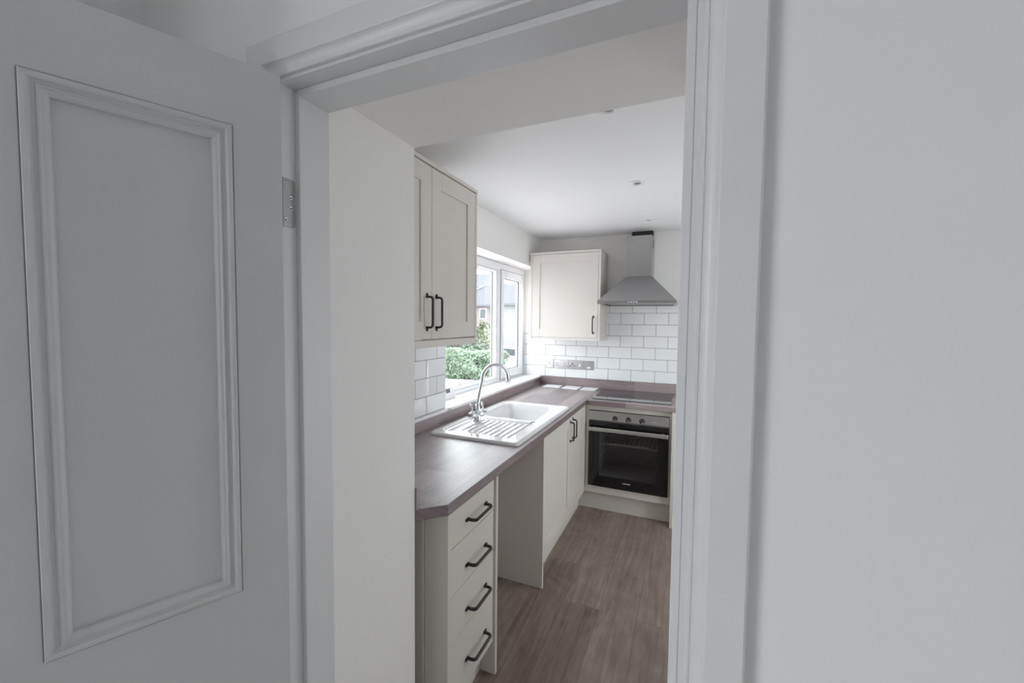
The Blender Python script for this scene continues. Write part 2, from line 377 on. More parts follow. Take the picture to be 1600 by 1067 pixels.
for a, b_, c, d in ops:
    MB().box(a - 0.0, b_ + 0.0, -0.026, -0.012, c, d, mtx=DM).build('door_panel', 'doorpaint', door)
    b = bmesh.new(); rings = []
    for t_, h in prof:
        rings.append([b.verts.new(p) for p in ((a + t_, h, c + t_), (b_ - t_, h, c + t_), (b_ - t_, h, d - t_), (a + t_, h, d - t_))])
    for p, q in zip(rings, rings[1:]):
        for k in range(4): b.faces.new((p[k], p[(k + 1) % 4], q[(k + 1) % 4], q[k]))
    bmesh.ops.recalc_face_normals(b, faces=b.faces[:])
    if sum(f.normal.y for f in b.faces) < 0: bmesh.ops.reverse_faces(b, faces=b.faces[:])
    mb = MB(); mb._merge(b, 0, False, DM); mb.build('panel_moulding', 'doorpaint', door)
# butt hinge on the rebate
hz0, hz1 = 1.702, 1.802
mb = MB()
mb.prism([(0.5905, hz0), (0.615, hz0), (0.6195, hz0 + 0.005), (0.6195, hz1 - 0.005), (0.615, hz1), (0.5905, hz1)], 0.5635, 0.5655, 0.0004, mtx=Matrix(((0, 0, 1, 0), (1, 0, 0, 0), (0, 1, 0, 0), (0, 0, 0, 1))))
mb.cyl((0.5625, 0.584, hz0), (0.5625, 0.584, hz1), 0.005)
hinge = mb.build('hinge', 'hinge', door); hinge['label'] = 'brushed steel hinge with four screws'
for yy, zz in ((0.597, 1.789), (0.609, 1.764), (0.609, 1.742), (0.597, 1.717)):
    mb = MB()
    mb.lathe([(0.0042, 0), (0.0042, 0.0008), (0.003, 0.0010), (0.0016, 0.0004), (0.0, 0.0002)], (0.5655, yy, zz), (1, 0, 0), 16)
    mb.cyl((0.5655, yy, zz), (0.5668, yy, zz), 0.0013, n=8, mi=1)
    mb.build('screw', ['chrome', 'dark'], hinge)

# ------------------------------------------------------------------ window
win = bpy.data.objects.new('window_1', None); COL.objects.link(win); win.location = (-0.165, 2.92, WZ0); struct(win, 'white framed kitchen window')
FX = -0.165; FD = -0.235
mb = MB()
fy0, fy1, fz0, fz1 = WY0 - 0.02, 3.766, 0.972, 2.016
def frame(mb, y0, y1, z0, z1, w, x0, x1, bev=0.004):
    mb.box(x0, x1, y0, y0 + w, z0, z1, bev).box(x0, x1, y1 - w, y1, z0, z1, bev)
    mb.box(x0, x1, y0 + w - 0.001, y1 - w + 0.001, z0, z0 + w, bev).box(x0, x1, y0 + w - 0.001, y1 - w + 0.001, z1 - w, z1, bev)
frame(mb, fy0, fy1, fz0, fz1, 0.042, FD, FX)
mb.box(FD + 0.002, FX + 0.001, fy0 + 0.002, fy1 - 0.002, fz1 - 0.062, fz1 - 0.001, 0.003)      # deep head
mb.box(FD, FX, 3.165, 3.225, fz0 + 0.04, fz1 - 0.04, 0.004)   # mullion
mb.build('window_frame', 'upvc', win)
# fixed light: bead, gasket, glass
mb = MB()
frame(mb, fy0 + 0.04, 3.166, fz0 + 0.04, fz1 - 0.06, 0.022, FX - 0.05, FX - 0.006, 0.006)
mb.build('glazing_bead', 'upvc', win)
gasp = MB(); frame(gasp, fy0 + 0.061, 3.145, fz0 + 0.061, fz1 - 0.081, 0.004, FX - 0.05, FX - 0.040, 0.0); gasp.build('gasket', 'gasket', win)
MB().box(FX - 0.052, FX - 0.046, fy0 + 0.05, 3.155, fz0 + 0.05, fz1 - 0.07).build('window_pane', 'glass', win)
# opening casement
mb = MB()
sy0, sy1, sz0, sz1 = 3.222, 3.735, fz0 + 0.03, fz1 - 0.055
frame(mb, sy0, sy1, sz0, sz1, 0.052, FX - 0.05, FX + 0.012, 0.005)
sash = mb.build('casement_sash', 'upvc', win)
mb = MB(); frame(mb, sy0 + 0.051, sy1 - 0.051, sz0 + 0.051, sz1 - 0.051, 0.016, FX - 0.030, FX + 0.000, 0.004); mb.build('glazing_bead', 'upvc', sash)
gasp = MB(); frame(gasp, sy0 + 0.068, sy1 - 0.068, sz0 + 0.068, sz1 - 0.068, 0.004, FX - 0.028, FX - 0.014, 0.0); gasp.build('gasket', 'gasket', sash)
gasp = MB(); frame(gasp, sy0 - 0.003, sy1 + 0.004, sz0 - 0.003, sz1 + 0.004, 0.0045, FX - 0.004, FX + 0.003, 0.0); gasp.build('gasket', 'gasket', sash)
MB().box(FX - 0.024, FX - 0.018, sy0 + 0.06, sy1 - 0.06, sz0 + 0.06, sz1 - 0.06).build('window_pane', 'glass', sash)
# sash handle lying along the bottom rail
mb = MB(); hy = 3.40
mb.box(FX + 0.011, FX + 0.021, hy - 0.035, hy + 0.035, sz0 + 0.012, sz0 + 0.036, 0.004).cyl((FX + 0.02, hy, sz0 + 0.024), (FX + 0.038, hy, sz0 + 0.024), 0.008)
mb.box(FX + 0.034, FX + 0.046, hy - 0.012, hy + 0.10, sz0 + 0.015, sz0 + 0.033, 0.005)
mb.build('window_handle', 'upvc', sash)
# white window board, carried on as a narrow ledge to the left
mb = MB(); mb.box(-0.165, 0.027, WY0, 3.7685, WZ0, 0.985, 0.004)
mb.box(0.0, 0.027, NEARY + 0.002, WY0 + 0.02, WZ0, 0.985, 0.004)
struct(mb.build('trim_3', 'sill'), 'white window board')

# ------------------------------------------------------------------ metro tiles
TW, TH, GP = 0.2, 0.1, 0.0025
def tiles_far():
    mb = MB(); y1 = FARY; yt = FARY - 0.009
    def region(x, zc):   # tiled part of the wall
        if x < 0: return zc < 1.394
        return True
    X0, X1, Z0 = -0.163, 1.282, 0.9845
    spans = []
    for r in range(8):
        z0 = Z0 + r * 0.1023; z1 = z0 + TH
        zmax = 1.70
        if z0 > zmax: break
        ph = 0.0725 if r % 2 == 0 else 0.1745
        k = math.floor((X0 - ph) / 0.2025) - 1
        while True:
            a = ph + k * 0.2025; e = a + TW; k += 1
            if a > X1: break
            a2, e2 = max(a, X0), min(e, X1)
            zz = z1
            if e2 <= 0.005 or a2 < 0.0:
                if z0 > 1.39: 
                    a2 = max(a2, 0.0)
            if e2 - a2 < 0.004: continue
            mb.box(a2, e2, yt, y1 - 0.001, z0, min(zz, zmax), 0.0022)
    mb.box(X0, X1, yt + 0.0022, y1 - 0.0005, Z0 - 0.0, 1.394, mi=1)
    mb.box(0.0, X1, yt + 0.0022, y1 - 0.0005, 1.394, 1.70, mi=1)
    o = mb.build('tile_splashback', ['tile', 'grout'])
    tag(o, 'white metro tile splashback with dark grout on the far wall below the cooker hood', 'tiles')
tiles_far()
def tiles_left():
    mb = MB(); Z0 = 0.9695 + 0.017
    Y0, Y1 = NEARY + 0.001, WY0
    for r in range(5):
        z0 = Z0 + r * 0.1023; z1 = min(z0 + TH, 1.43)
        ph = 1.881 if r % 2 == 0 else 1.984
        k = -6
        while True:
            a = ph + k * 0.2025; e = a + TW; k += 1
            if a > Y1: break
            a2, e2 = max(a, Y0), min(e, Y1)
            if e2 - a2 < 0.004: continue
            mb.box(0.001, 0.009, a2, e2, z0, z1, 0.0022)
    mb.box(0.0005, 0.0068, Y0, Y1 - 0.001, Z0, 1.43, mi=1)
    o = mb.build('tile_splashback', ['tile', 'grout'])
    tag(o, 'white metro tile splashback left of the window under the double wall cabinet', 'tiles')
tiles_left()

# ------------------------------------------------------------------ worktop
WT, WB = 0.90, 0.862
wt = thing('worktop', 'L-shaped grey brown wood block worktop with cut corner and upstands', 'worktop', (0.3, 2.0, WB))
FRX = 0.622; FRY = 3.152
pts = [(0.001, NEARY + 0.002), (0.545, NEARY + 0.002), (FRX, 1.132), (FRX, FARY - 0.001), (0.001, FARY - 0.001)]
hole = [(0.11, 1.86), (0.56, 1.86), (0.56, 2.745), (0.11, 2.745)]
MB().prism(pts, WB, WT, 0.0025, holes=[hole]).build('worktop_slab', 'worky', wt)
MB().box(FRX, 1.28, FRY, FARY - 0.001, WB, WT, 0.0025).build('worktop_slab', 'workx', wt)
MB().box(0.001, 0.02, NEARY + 0.021, FARY - 0.02, WT, WZ0, 0.001).build('upstand', 'worky', wt)
MB().box(0.001, 1.28, FARY - 0.02, FARY - 0.001, WT, 0.983, 0.001).build('upstand', 'workx', wt)
MB().box(0.001, 0.552, NEARY + 0.002, NEARY + 0.020, WT, 0.972, 0.001).build('upstand', 'workx', wt)

# ------------------------------------------------------------------ handles, doors
def handle(parent, base, along, out, L=0.128, H=0.030, r=0.0046, tabs=0.016, name='handle'):
    """bow handle: 'base' is the middle on the door face, 'along' and 'out' unit vectors"""
    A, O, B0 = Vector(along), Vector(out), Vector(base); S_ = A.cross(O)
    P = lambda a, o: B0 + A * a + O * o
    mb = MB(); h = L / 2
    path = [P(-h, 0), P(-h, H * 0.55), P(-h + 0.003, H * 0.85), P(-h + 0.011, H), P(0, H), P(h - 0.011, H), P(h - 0.003, H * 0.85), P(h, H * 0.55), P(h, 0)]
    s = r; k = 0.45
    sec = [(-s, -s * k), (-s * k, -s), (s * k, -s), (s, -s * k), (s, s * k), (s * k, s), (-s * k, s), (-s, s * k)]
    mb.sweep(path, sec, up=S_)
    for sg in (-1, 1):
        c = h * sg
        ends = [(c - sg * 0.005, 0.0055), (c + sg * (tabs * 0.5), 0.006), (c + sg * tabs * 0.85, 0.0045), (c + sg * tabs, 0.001)]
        vs, n = [], len(ends)
        for o_ in (0.0, 0.0045):
            for a_, w_ in ends: vs += [P(a_, o_) - S_ * w_, P(a_, o_) + S_ * w_]
        m_ = 2 * n; fs = []
        for i in range(n - 1):
            p = 2 * i
            fs += [(p, p + 1, p + 3, p + 2), (m_ + p, m_ + p + 2, m_ + p + 3, m_ + p + 1), (p, p + 2, m_ + p + 2, m_ + p), (p + 1, m_ + p + 1, m_ + p + 3, p + 3)]
        fs += [(0, m_, m_ + 1, 1), (2 * n - 2, 2 * n - 1, m_ + 2 * n - 1, m_ + 2 * n - 2)]
        mb.faces(vs, fs)
    return mb.build(name, 'iron', parent)
def shaker(parent, axis, face, u0, u1, z0, z1, th=0.02, stile=0.075, rec=0.007, hinge_name='door'):
    """shaker door; axis 'x': front faces +x at x=face, u along y.  axis 'y': front faces -y at y=face, u along x"""
    mb = MB()
    def bx(a, b, c, d, f0, f1, bev=0.0008):
        if axis == 'x': mb.box(face - f1, face - f0, a, b, c, d, bev)
        else: mb.box(a, b, face + f0, face + f1, c, d, bev)
    bx(u0, u0 + stile, z0, z1, 0, th); bx(u1 - stile, u1, z0, z1, 0, th)
    bx(u0 + stile, u1 - stile, z0, z0 + stile, 0, th, 0); bx(u0 + stile, u1 - stile, z1 - stile, z1, 0, th, 0)
    bx(u0 + stile - 0.002, u1 - stile + 0.002, z0 + stile - 0.002, z1 - stile + 0.002, rec, th - 0.002, 0)
    return mb.build(hinge_name, 'cream', parent)

# drawer unit at the near end
du = thing('drawer_unit', 'cream four drawer unit under the cut corner of the worktop', 'cabinet', (0.31, 1.33, 0))
mb = MB()
mb.box(0.528, FRX, 1.132, 1.150, 0.0, WB - 0.001, 0.001)
mb.box(0.03, 0.528, 1.138, 1.150, 0.0, WB - 0.001, 0.001)
mb.build('side_panel', 'cream', du)
MB().box(0.03, FRX, 1.507, 1.525, 0.0, WB - 0.001, 0.001).build('side_panel', 'cream', du)
MB().box(0.03, 0.588, 1.151, 1.506, 0.151, WB - 0.001).build('carcass', 'creamin', du)
MB().box(0.535, 0.552, 1.151, 1.506, 0.0, 0.148, 0.001).build('plinth', 'cream', du)
for z0, z1, zh in ((0.724, 0.852, 0.782), (0.553, 0.721, 0.612), (0.383, 0.550, 0.444), (0.150, 0.380, 0.250)):
    d = MB().box(0.592, 0.612, 1.153, 1.504, z0, z1, 0.0012).build('drawer', 'cream', du)
    handle(d, (0.612, 1.352, zh), (0, 1, 0), (1, 0, 0), L=0.138, H=0.034, r=0.0055, tabs=0.018)
# filler strip between unit and wall
mb = MB().box(0.44, 0.5262, 1.124, 1.1365, 0, WB - 0.001, 0.001)
tag(mb.build('filler_panel', 'cream'), 'narrow pale filler panel between the drawer unit and the doorway wall', 'panel')

# base cabinet under the sink
bc = thing('base_cabinet', 'cream double door base cabinet under the sink', 'cabinet', (0.31, 2.66, 0))
MB().box(0.03, FRX, 2.120, 2.138, 0.0, WB - 0.001, 0.001).build('side_panel', 'cream', bc)
MB().box(0.03, 0.585, 2.139, 2.157, 0.151, WB - 0.001).box(0.03, 0.585, 3.13, 3.148, 0.151, WB - 0.001).box(0.03, 0.585, 2.157, 3.13, 0.151, 0.169).build('carcass', 'creamin', bc)
MB().box(0.535, 0.552, 2.139, 3.246, 0.0, 0.148, 0.001).build('plinth', 'cream', bc)
d = shaker(bc, 'x', 0.608, 2.142, 2.753, 0.151, 0.855)
handle(d, (0.608, 2.722, 0.752), (0, 0, 1), (1, 0, 0), L=0.128)
d = shaker(bc, 'x', 0.608, 2.757, 3.148, 0.151, 0.855)
handle(d, (0.608, 2.790, 0.758), (0, 0, 1), (1, 0, 0), L=0.128)
MB().box(0.588, 0.608, 3.151, 3.218, 0.151, WB - 0.001, 0.001).build('corner_post', 'cream', bc)

# ------------------------------------------------------------------ oven housing and oven
oh = thing('oven_housing', 'cream cabinet built around the oven below the hob', 'cabinet', (0.94, 3.45, 0))
OF = 3.20
MB().box(1.253, 1.273, FRY + 0.002, FARY - 0.025, 0.0, WB - 0.001, 0.001).build('side_panel', 'cream', oh)
MB().box(0.612, 0.634, OF, OF + 0.02, 0.151, WB - 0.001, 0.001).box(0.612, 0.630, OF + 0.022, FARY - 0.03, 0.151, WB - 0.001).build('corner_post', 'cream', oh)
MB().box(0.635, 1.252, OF, OF + 0.02, 0.818, WB - 0.001, 0.001).build('top_rail', 'cream', oh)
MB().box(0.635, 1.252, OF, OF + 0.02, 0.151, 0.211, 0.001).box(0.635, 1.252, OF + 0.02, FARY - 0.03, 0.193, 0.211).build('bottom_panel', 'cream', oh)
MB().box(1.235, 1.252, OF + 0.005, OF + 0.02, 0.212, 0.817).build('side_filler', 'cream', oh)
MB().box(0.553, 1.252, 3.248, 3.266, 0.0, 0.148, 0.001).build('plinth', 'cream', oh)

ov = thing('oven', 'built-in single oven with steel control panel and black glass door', 'oven', (0.936, 3.3, 0.213))
ox0, ox1, oz0, oz1 = 0.6375, 1.2335, 0.213, 0.815
MB().box(ox0, ox1, OF - 0.016, OF + 0.03, 0.742, oz1, 0.002).build('control_panel', 'steel', ov)
for i, kx in enumerate((0.840, 0.940, 1.040)):
    mb = MB()
    mb.lathe([(0.020, 0), (0.020, 0.003), (0.0175, 0.004), (0.0160, 0.022), (0.0150, 0.024), (0.0, 0.024)], (kx, OF - 0.016, 0.767), (0, -1, 0), 28)
    a = R(-35)
    mt = Matrix.Translation((kx, OF - 0.041, 0.767)) @ Matrix.Rotation(a, 4, 'Y')
    mb.box(-0.0045, 0.0045, -0.010, 0.004, -0.015, 0.015, 0.0015, mtx=mt)
    mb.box(-0.0012, 0.0012, -0.0108, 0.002, -0.0145, -0.002, 0, mi=1, mtx=mt)
    mb.build('knob', ['dark', 'white'], ov)
# body with an open front: cavity walls
mb = MB()
cx0, cx1, cz0, cz1, cy1 = 0.695, 1.176, 0.275, 0.665, 3.66
mb.box(ox0 + 0.004, cx0, OF + 0.005, cy1 + 0.03, oz0, 0.741).box(cx1, ox1 - 0.004, OF + 0.005, cy1 + 0.03, oz0, 0.741)
mb.box(cx0, cx1, OF + 0.005, cy1 + 0.03, oz0, cz0).box(cx0, cx1, OF + 0.005, cy1 + 0.03, cz1, 0.741).box(cx0, cx1, cy1, cy1 + 0.03, cz0, cz1)
for zz in (0.36, 0.43, 0.50, 0.57):   # runners pressed in the cavity sides
    mb.box(cx0, cx0 + 0.010, OF + 0.03, cy1, zz, zz + 0.012, 0.003).box(cx1 - 0.010, cx1, OF + 0.03, cy1, zz, zz + 0.012, 0.003)
mb.build('oven_cavity', 'enamel', ov)
# wire shelf
mb = MB(); rz = 0.545; q = 0.0028
mb.tube([(cx0 + 0.012, OF + 0.06, rz - 0.01), (cx0 + 0.075, OF + 0.06, rz - 0.01), (cx0 + 0.10, OF + 0.06, rz), (cx1 - 0.10, OF + 0.06, rz), (cx1 - 0.06, OF + 0.06, rz - 0.014), (cx1 - 0.012, OF + 0.06, rz - 0.014)], q, 8)
mb.tube([(cx0 + 0.012, OF + 0.07, rz - 0.012), (cx1 - 0.012, OF + 0.07, rz - 0.012)], q, 8)
mb.tube([(cx0 + 0.012, cy1 - 0.03, rz), (cx1 - 0.012, cy1 - 0.03, rz)], q, 8)
for k in range(13):
    xx = cx0 + 0.03 + k * (cx1 - cx0 - 0.06) / 12
    mb.tube([(xx, OF + 0.065, rz - 0.006), (xx, cy1 - 0.03, rz)], 0.0015, 6)
for sx in (cx0 + 0.012, cx1 - 0.012): mb.tube([(sx, OF + 0.06, rz - 0.01), (sx, cy1 - 0.03, rz)], q, 8)
mb.build('wire_shelf', 'rackwire', ov)
# door: black surround with clear window
mb = MB()
DFR = [(ox0, oz0), (ox1, oz0), (ox1, 0.730), (ox0, 0.730)]
wn = [(0.722, 0.300), (1.156, 0.300), (1.156, 0.648), (0.722, 0.648)]
xz = Matrix(((1, 0, 0, 0), (0, 0, 1, 0), (0, 1, 0, 0), (0, 0, 0, 1)))
mb.prism(DFR, OF - 0.018, OF + 0.002, 0.0015, holes=[wn], mtx=xz)
od = mb.build('oven_door', 'oven_black', ov)
MB().box(0.7215, 1.1565, OF - 0.0165, OF - 0.0135, 0.2995, 0.6485).build('oven_window', 'ovenpane', od)
mb = MB()
mb.box(ox0 + 0.004, ox1 - 0.004, OF - 0.062, OF - 0.050, 0.663, 0.693, 0.003)
for xx in (ox0 + 0.03, ox1 - 0.05): mb.box(xx, xx + 0.02, OF - 0.051, OF - 0.017, 0.668, 0.688, 0.002)
mb.build('oven_handle', 'steel', od)
# the unreadably small maker's marks: short rows of pale strokes
def mark(parent, xc, zc, y, n, w, h):
    mb = MB()
    for k in range(n):
        x = xc + (k - (n - 1) / 2) * w * 1.45
        mb.box(x - w / 2, x + w / 2, y - 0.0006, y, zc - h / 2, zc + h / 2 * (1.0 if k % 3 else 0.7))
    return mb.build('maker_mark', 'mark', parent)
mark(ov, 1.128, 0.768, OF - 0.016, 7, 0.0042, 0.007)
mark(od, 0.937, 0.266, OF - 0.018, 7, 0.0058, 0.008)

# ------------------------------------------------------------------ hob
mb = MB(); mb.box(0.650, 1.242, 3.225, 3.735, WT, WT + 0.006, 0.002)
hob = mb.build('hob', 'black_glass'); tag(hob, 'black glass hob set in the worktop over the oven', 'hob')

# ------------------------------------------------------------------ wall cabinets
wc = thing('wall_cabinet', 'cream double door wall cabinet on the window wall beside the doorway', 'cabinet', (0.16, 1.46, 1.397))
cy0, cy1_ = NEARY + 0.004, 1.858
MB().box(0.001 + 0.009, 0.312, cy0 + 0.02, cy1_ - 0.02, 1.434, 2.152).build('carcass', 'creamin', wc)
MB().box(0.010, 0.335, cy1_ - 0.018, cy1_, 1.397, 2.156, 0.001).build('side_panel', 'cream', wc)
MB().box(0.010, 0.335, cy0, cy0 + 0.018, 1.397, 2.156, 0.001).build('side_panel', 'cream', wc)
MB().box(0.001, 0.337, cy0, cy1_ + 0.002, 2.157, 2.174, 0.001).build('cornice', 'cream', wc)
MB().box(0.312, 0.335, cy0 + 0.019, cy1_ - 0.019, 1.397, 1.428, 0.001).build('pelmet', 'cream', wc)
d = shaker(wc, 'x', 0.334, cy0 + 0.020, 1.4565, 1.433, 2.152)
handle(d, (0.334, 1.421, 1.546), (0, 0, 1), (1, 0, 0), L=0.128)
d = shaker(wc, 'x', 0.334, 1.4590, cy1_ - 0.020, 1.433, 2.152)
handle(d, (0.334, 1.491, 1.546), (0, 0, 1), (1, 0, 0), L=0.128)

fc = thing('wall_cabinet', 'cream single door wall cabinet on the far wall between window and cooker hood', 'cabinet', (0.33, 3.6, 1.353))
fx0, fx1, fyf = 0.020, 0.654, 3.455
MB().box(fx0 + 0.02, fx1 - 0.02, fyf + 0.022, FARY - 0.010, 1.387, 2.10).build('carcass', 'creamin', fc)
for a in (fx0, fx1 - 0.018): MB().box(a, a + 0.018, fyf, FARY - 0.010, 1.353, 2.108, 0.001).build('side_panel', 'cream', fc)
MB().box(fx0 - 0.002, fx1 + 0.002, fyf - 0.004, FARY - 0.001, 2.109, 2.127, 0.001).build('cornice', 'cream', fc)
MB().box(fx0 + 0.019, fx1 - 0.019, fyf + 0.001, fyf + 0.020, 1.353, 1.374, 0.001).build('pelmet', 'cream', fc)
d = shaker(fc, 'y', fyf, fx0 + 0.020, fx1 - 0.020, 1.377, 2.106, stile=0.072)
handle(d, (0.597, fyf, 1.490), (0, 0, 1), (0, -1, 0), L=0.128)

# ------------------------------------------------------------------ cooker hood
ch = thing('cooker_hood', 'brushed steel chimney cooker hood above the hob', 'cooker hood', (0.959, 3.52, 1.66))
hx0, hx1, hy0, hy1, hz = 0.664, 1.254, 3.27, FARY - 0.010, 1.660
tx0, tx1, ty0, tz = 0.862, 1.053, 3.50, 1.892
rz_ = 1.684
mb = MB()
vs = [(hx0, hy0, hz), (hx1, hy0, hz), (hx1, hy1, hz), (hx0, hy1, hz), (hx0, hy0, rz_), (hx1, hy0, rz_), (hx1, hy1, rz_), (hx0, hy1, rz_),
      (hx0 + 0.004, hy0 + 0.004, rz_ + 0.004), (hx1 - 0.004, hy0 + 0.004, rz_ + 0.004), (hx1 - 0.004, hy1, rz_ + 0.004), (hx0 + 0.004, hy1, rz_ + 0.004),
      (tx0 - 0.006, ty0 - 0.006, tz), (tx1 + 0.006, ty0 - 0.006, tz), (tx1 + 0.006, hy1, tz), (tx0 - 0.006, hy1, tz)]
fs = [(12, 13, 14, 15)]
for a in (0, 4, 8):
    for k in range(4): fs.append((a + k, a + (k + 1) % 4, a + 4 + (k + 1) % 4, a + 4 + k))
# underside rim and recess
i0 = len(vs)
vs += [(hx0 + 0.025, hy0 + 0.025, hz), (hx1 - 0.025, hy0 + 0.025, hz), (hx1 - 0.025, hy1 - 0.02, hz), (hx0 + 0.025, hy1 - 0.02, hz)]
vs += [(p[0], p[1], hz + 0.015) for p in vs[i0:i0 + 4]]
for k in range(4):
    fs.append((k, (k + 1) % 4, i0 + (k + 1) % 4, i0 + k)); fs.append((i0 + k, i0 + (k + 1) % 4, i0 + 4 + (k + 1) % 4, i0 + 4 + k))
fs.append((i0 + 4, i0 + 5, i0 + 6, i0 + 7))
mb.faces(vs, fs)
mb.build('canopy', 'hoodsteel', ch)
MB().box(tx0, tx1, ty0, FARY - 0.002, tz + 0.001, 2.226, 0.002).build('chimney', 'hoodsteel', ch)
MB().box(tx0 + 0.008, tx1 - 0.008, 3.69, FARY - 0.002, 2.2265, CEIL - 0.002).build('chimney_top_block', 'dark', ch)  # dark block set back between the chimney top and the ceiling
mb = MB()
for k in range(3): mb.box(tx1 - 0.0005, tx1 + 0.001, 3.585 + k * 0.02, 3.595 + k * 0.02, 2.135 - 0.0, 2.205, 0)
mb.build('vent_slots', 'dark', ch)
for k in range(4): 
    MB().lathe([(0.0058, 0), (0.0058, 0.002), (0.0048, 0.003), (0, 0.003)], (0.914 + k * 0.019, hy0, 1.6725), (0, -1, 0), 16).build('push_button', 'chrome', ch)
mb = MB()
for k in range(2):
    xa = hx0 + 0.035 + k * 0.262
    mb.box(xa, xa + 0.257, hy0 + 0.04, hy1 - 0.04, hz + 0.010, hz + 0.0145, 0.001)
mb.build('grease_filter', 'steel', ch)

# ------------------------------------------------------------------ sink
sk = thing('sink', 'white ceramic sink with ribbed drainer set in the worktop', 'sink', (0.335, 2.29, WT))
sx0, sx1, sy0_, sy1_ = 0.074, 0.592, 1.802, 2.776
TOPZ = 0.917
def rrect(x0, x1, y0, y1, r, n=6):
    out = []
    for cx, cy, a0 in ((x1 - r, y1 - r, 0), (x0 + r, y1 - r, 90), (x0 + r, y0 + r, 180), (x1 - r, y0 + r, 270)):
        for k in range(n + 1):
            a = R(a0 + 90 * k / n); out.append((cx + r * math.cos(a), cy + r * math.sin(a)))
    return out
b = bmesh.new()
bx = (0.128, 0.508, 2.262, 2.722)          # bowl
dr = (0.112, 0.535, 1.862, 2.225)          # drainer tray
def loop(pts, z): return [b.verts.new((p[0], p[1], z)) for p in pts]
def bridge(a, c):
    n = len(a)
    for k in range(n):
        f = b.faces.new((a[k], a[(k + 1) % n], c[(k + 1) % n], c[k])); f.smooth = True
# outer skirt, rolled rim
rimp = [(0, WT + 0.0003, 0.026), (-0.0005, WT + 0.006, 0.026), (0.003, WT + 0.0125, 0.026), (0.009, WT + 0.0165, 0.024), (0.016, TOPZ, 0.022), (0.021, TOPZ - 0.0003, 0.02)]
prev = None
for ins, z, r in rimp:
    l = loop(rrect(sx0 + ins, sx1 - ins, sy0_ + ins, sy1_ - ins, r), z)
    if prev: bridge(prev, l)
    prev = l
rim_in = prev
# bowl
bl = []
for ins, z, r in ((0, TOPZ - 0.0003, 0.05), (0.004, TOPZ - 0.002, 0.05), (0.009, TOPZ - 0.010, 0.05), (0.014, TOPZ - 0.06, 0.05), (0.022, TOPZ - 0.155, 0.055), (0.040, TOPZ - 0.178, 0.06), (0.085, TOPZ - 0.186, 0.05)):
    bl.append(loop(rrect(bx[0] + ins, bx[1] - ins, bx[2] + ins, bx[3] - ins, r), z))
for a, c in zip(bl, bl[1:]): bridge(a, c)
f = b.faces.new(bl[-1])
# drainer tray
DZ = TOPZ - 0.010
dl = []
for ins, z, r in ((0, TOPZ - 0.0003, 0.03), (0.004, TOPZ - 0.002, 0.03), (0.009, DZ + 0.001, 0.028), (0.014, DZ, 0.026)):
    dl.append(loop(rrect(dr[0] + ins, dr[1] - ins, dr[2] + ins, dr[3] - ins, r), z))
for a, c in zip(dl, dl[1:]): bridge(a, c)
b.faces.new(dl[-1])
# top deck with the two openings
ed = []
for l in (rim_in, bl[0], dl[0]):
    for k in range(len(l)): ed.append(b.edges.get((l[k], l[(k + 1) % len(l)])) or b.edges.new((l[k], l[(k + 1) % len(l)])))
bmesh.ops.triangle_fill(b, edges=ed, use_beauty=True)
bmesh.ops.recalc_face_normals(b, faces=b.faces[:])
up_faces = [f for f in b.faces if abs(f.calc_center_median().z - TOPZ) < 0.0008]
if up_faces and sum(f.normal.z * f.calc_area() for f in up_faces) < 0: bmesh.ops.reverse_faces(b, faces=b.faces[:])
mb = MB(); me = bpy.data.meshes.new('t'); b.to_mesh(me); b.free(); mb.bm.from_mesh(me); bpy.data.meshes.remove(me)
mb.build('basin', 'ceramic', sk)
mb = MB()
for k in range(9):
    xx = 0.205 + k * 0.036; L0 = 1.905 + (0.0 if k < 5 else 0.0)
    y0r, y1r = 1.925 - 0.004 * k, 2.205
    vs, n = [], 8
    pts = []
    for a in range(n + 1):
        t = math.pi * a / n; pts.append((-0.009 * math.cos(t), 0.0065 * math.sin(t)))
    secs = []
    for yy, sc in ((y0r, 0.05), (y0r + 0.012, 0.7), (y0r + 0.03, 1), (y1r - 0.02, 1), (y1r - 0.004, 0.8), (y1r, 0.05)):
        secs.append([(xx + p[0] * (0.6 + 0.4 * sc), yy, DZ + p[1] * sc) for p in pts])
    vs = [p for s_ in secs for p in s_]; m_ = len(pts)
    fs = [(i * m_ + j, i * m_ + j + 1, (i + 1) * m_ + j + 1, (i + 1) * m_ + j) for i in range(len(secs) - 1) for j in range(m_ - 1)]
    mb.faces(vs, fs, smooth=True)
mb.build('drainer_ribs', 'ceramic', sk)
MB().lathe([(0.020, 0), (0.020, 0.002), (0.017, 0.0035), (0, 0.004)], (0.505, 2.238, TOPZ - 0.0005), n=28).build('tap_hole_cover', 'chrome', sk)
MB().lathe([(0.045, 0), (0.045, 0.002), (0.036, 0.003), (0.030, -0.004), (0, -0.004)], (0.318, 2.49, TOPZ - 0.186), n=28).build('waste', 'chrome', sk)

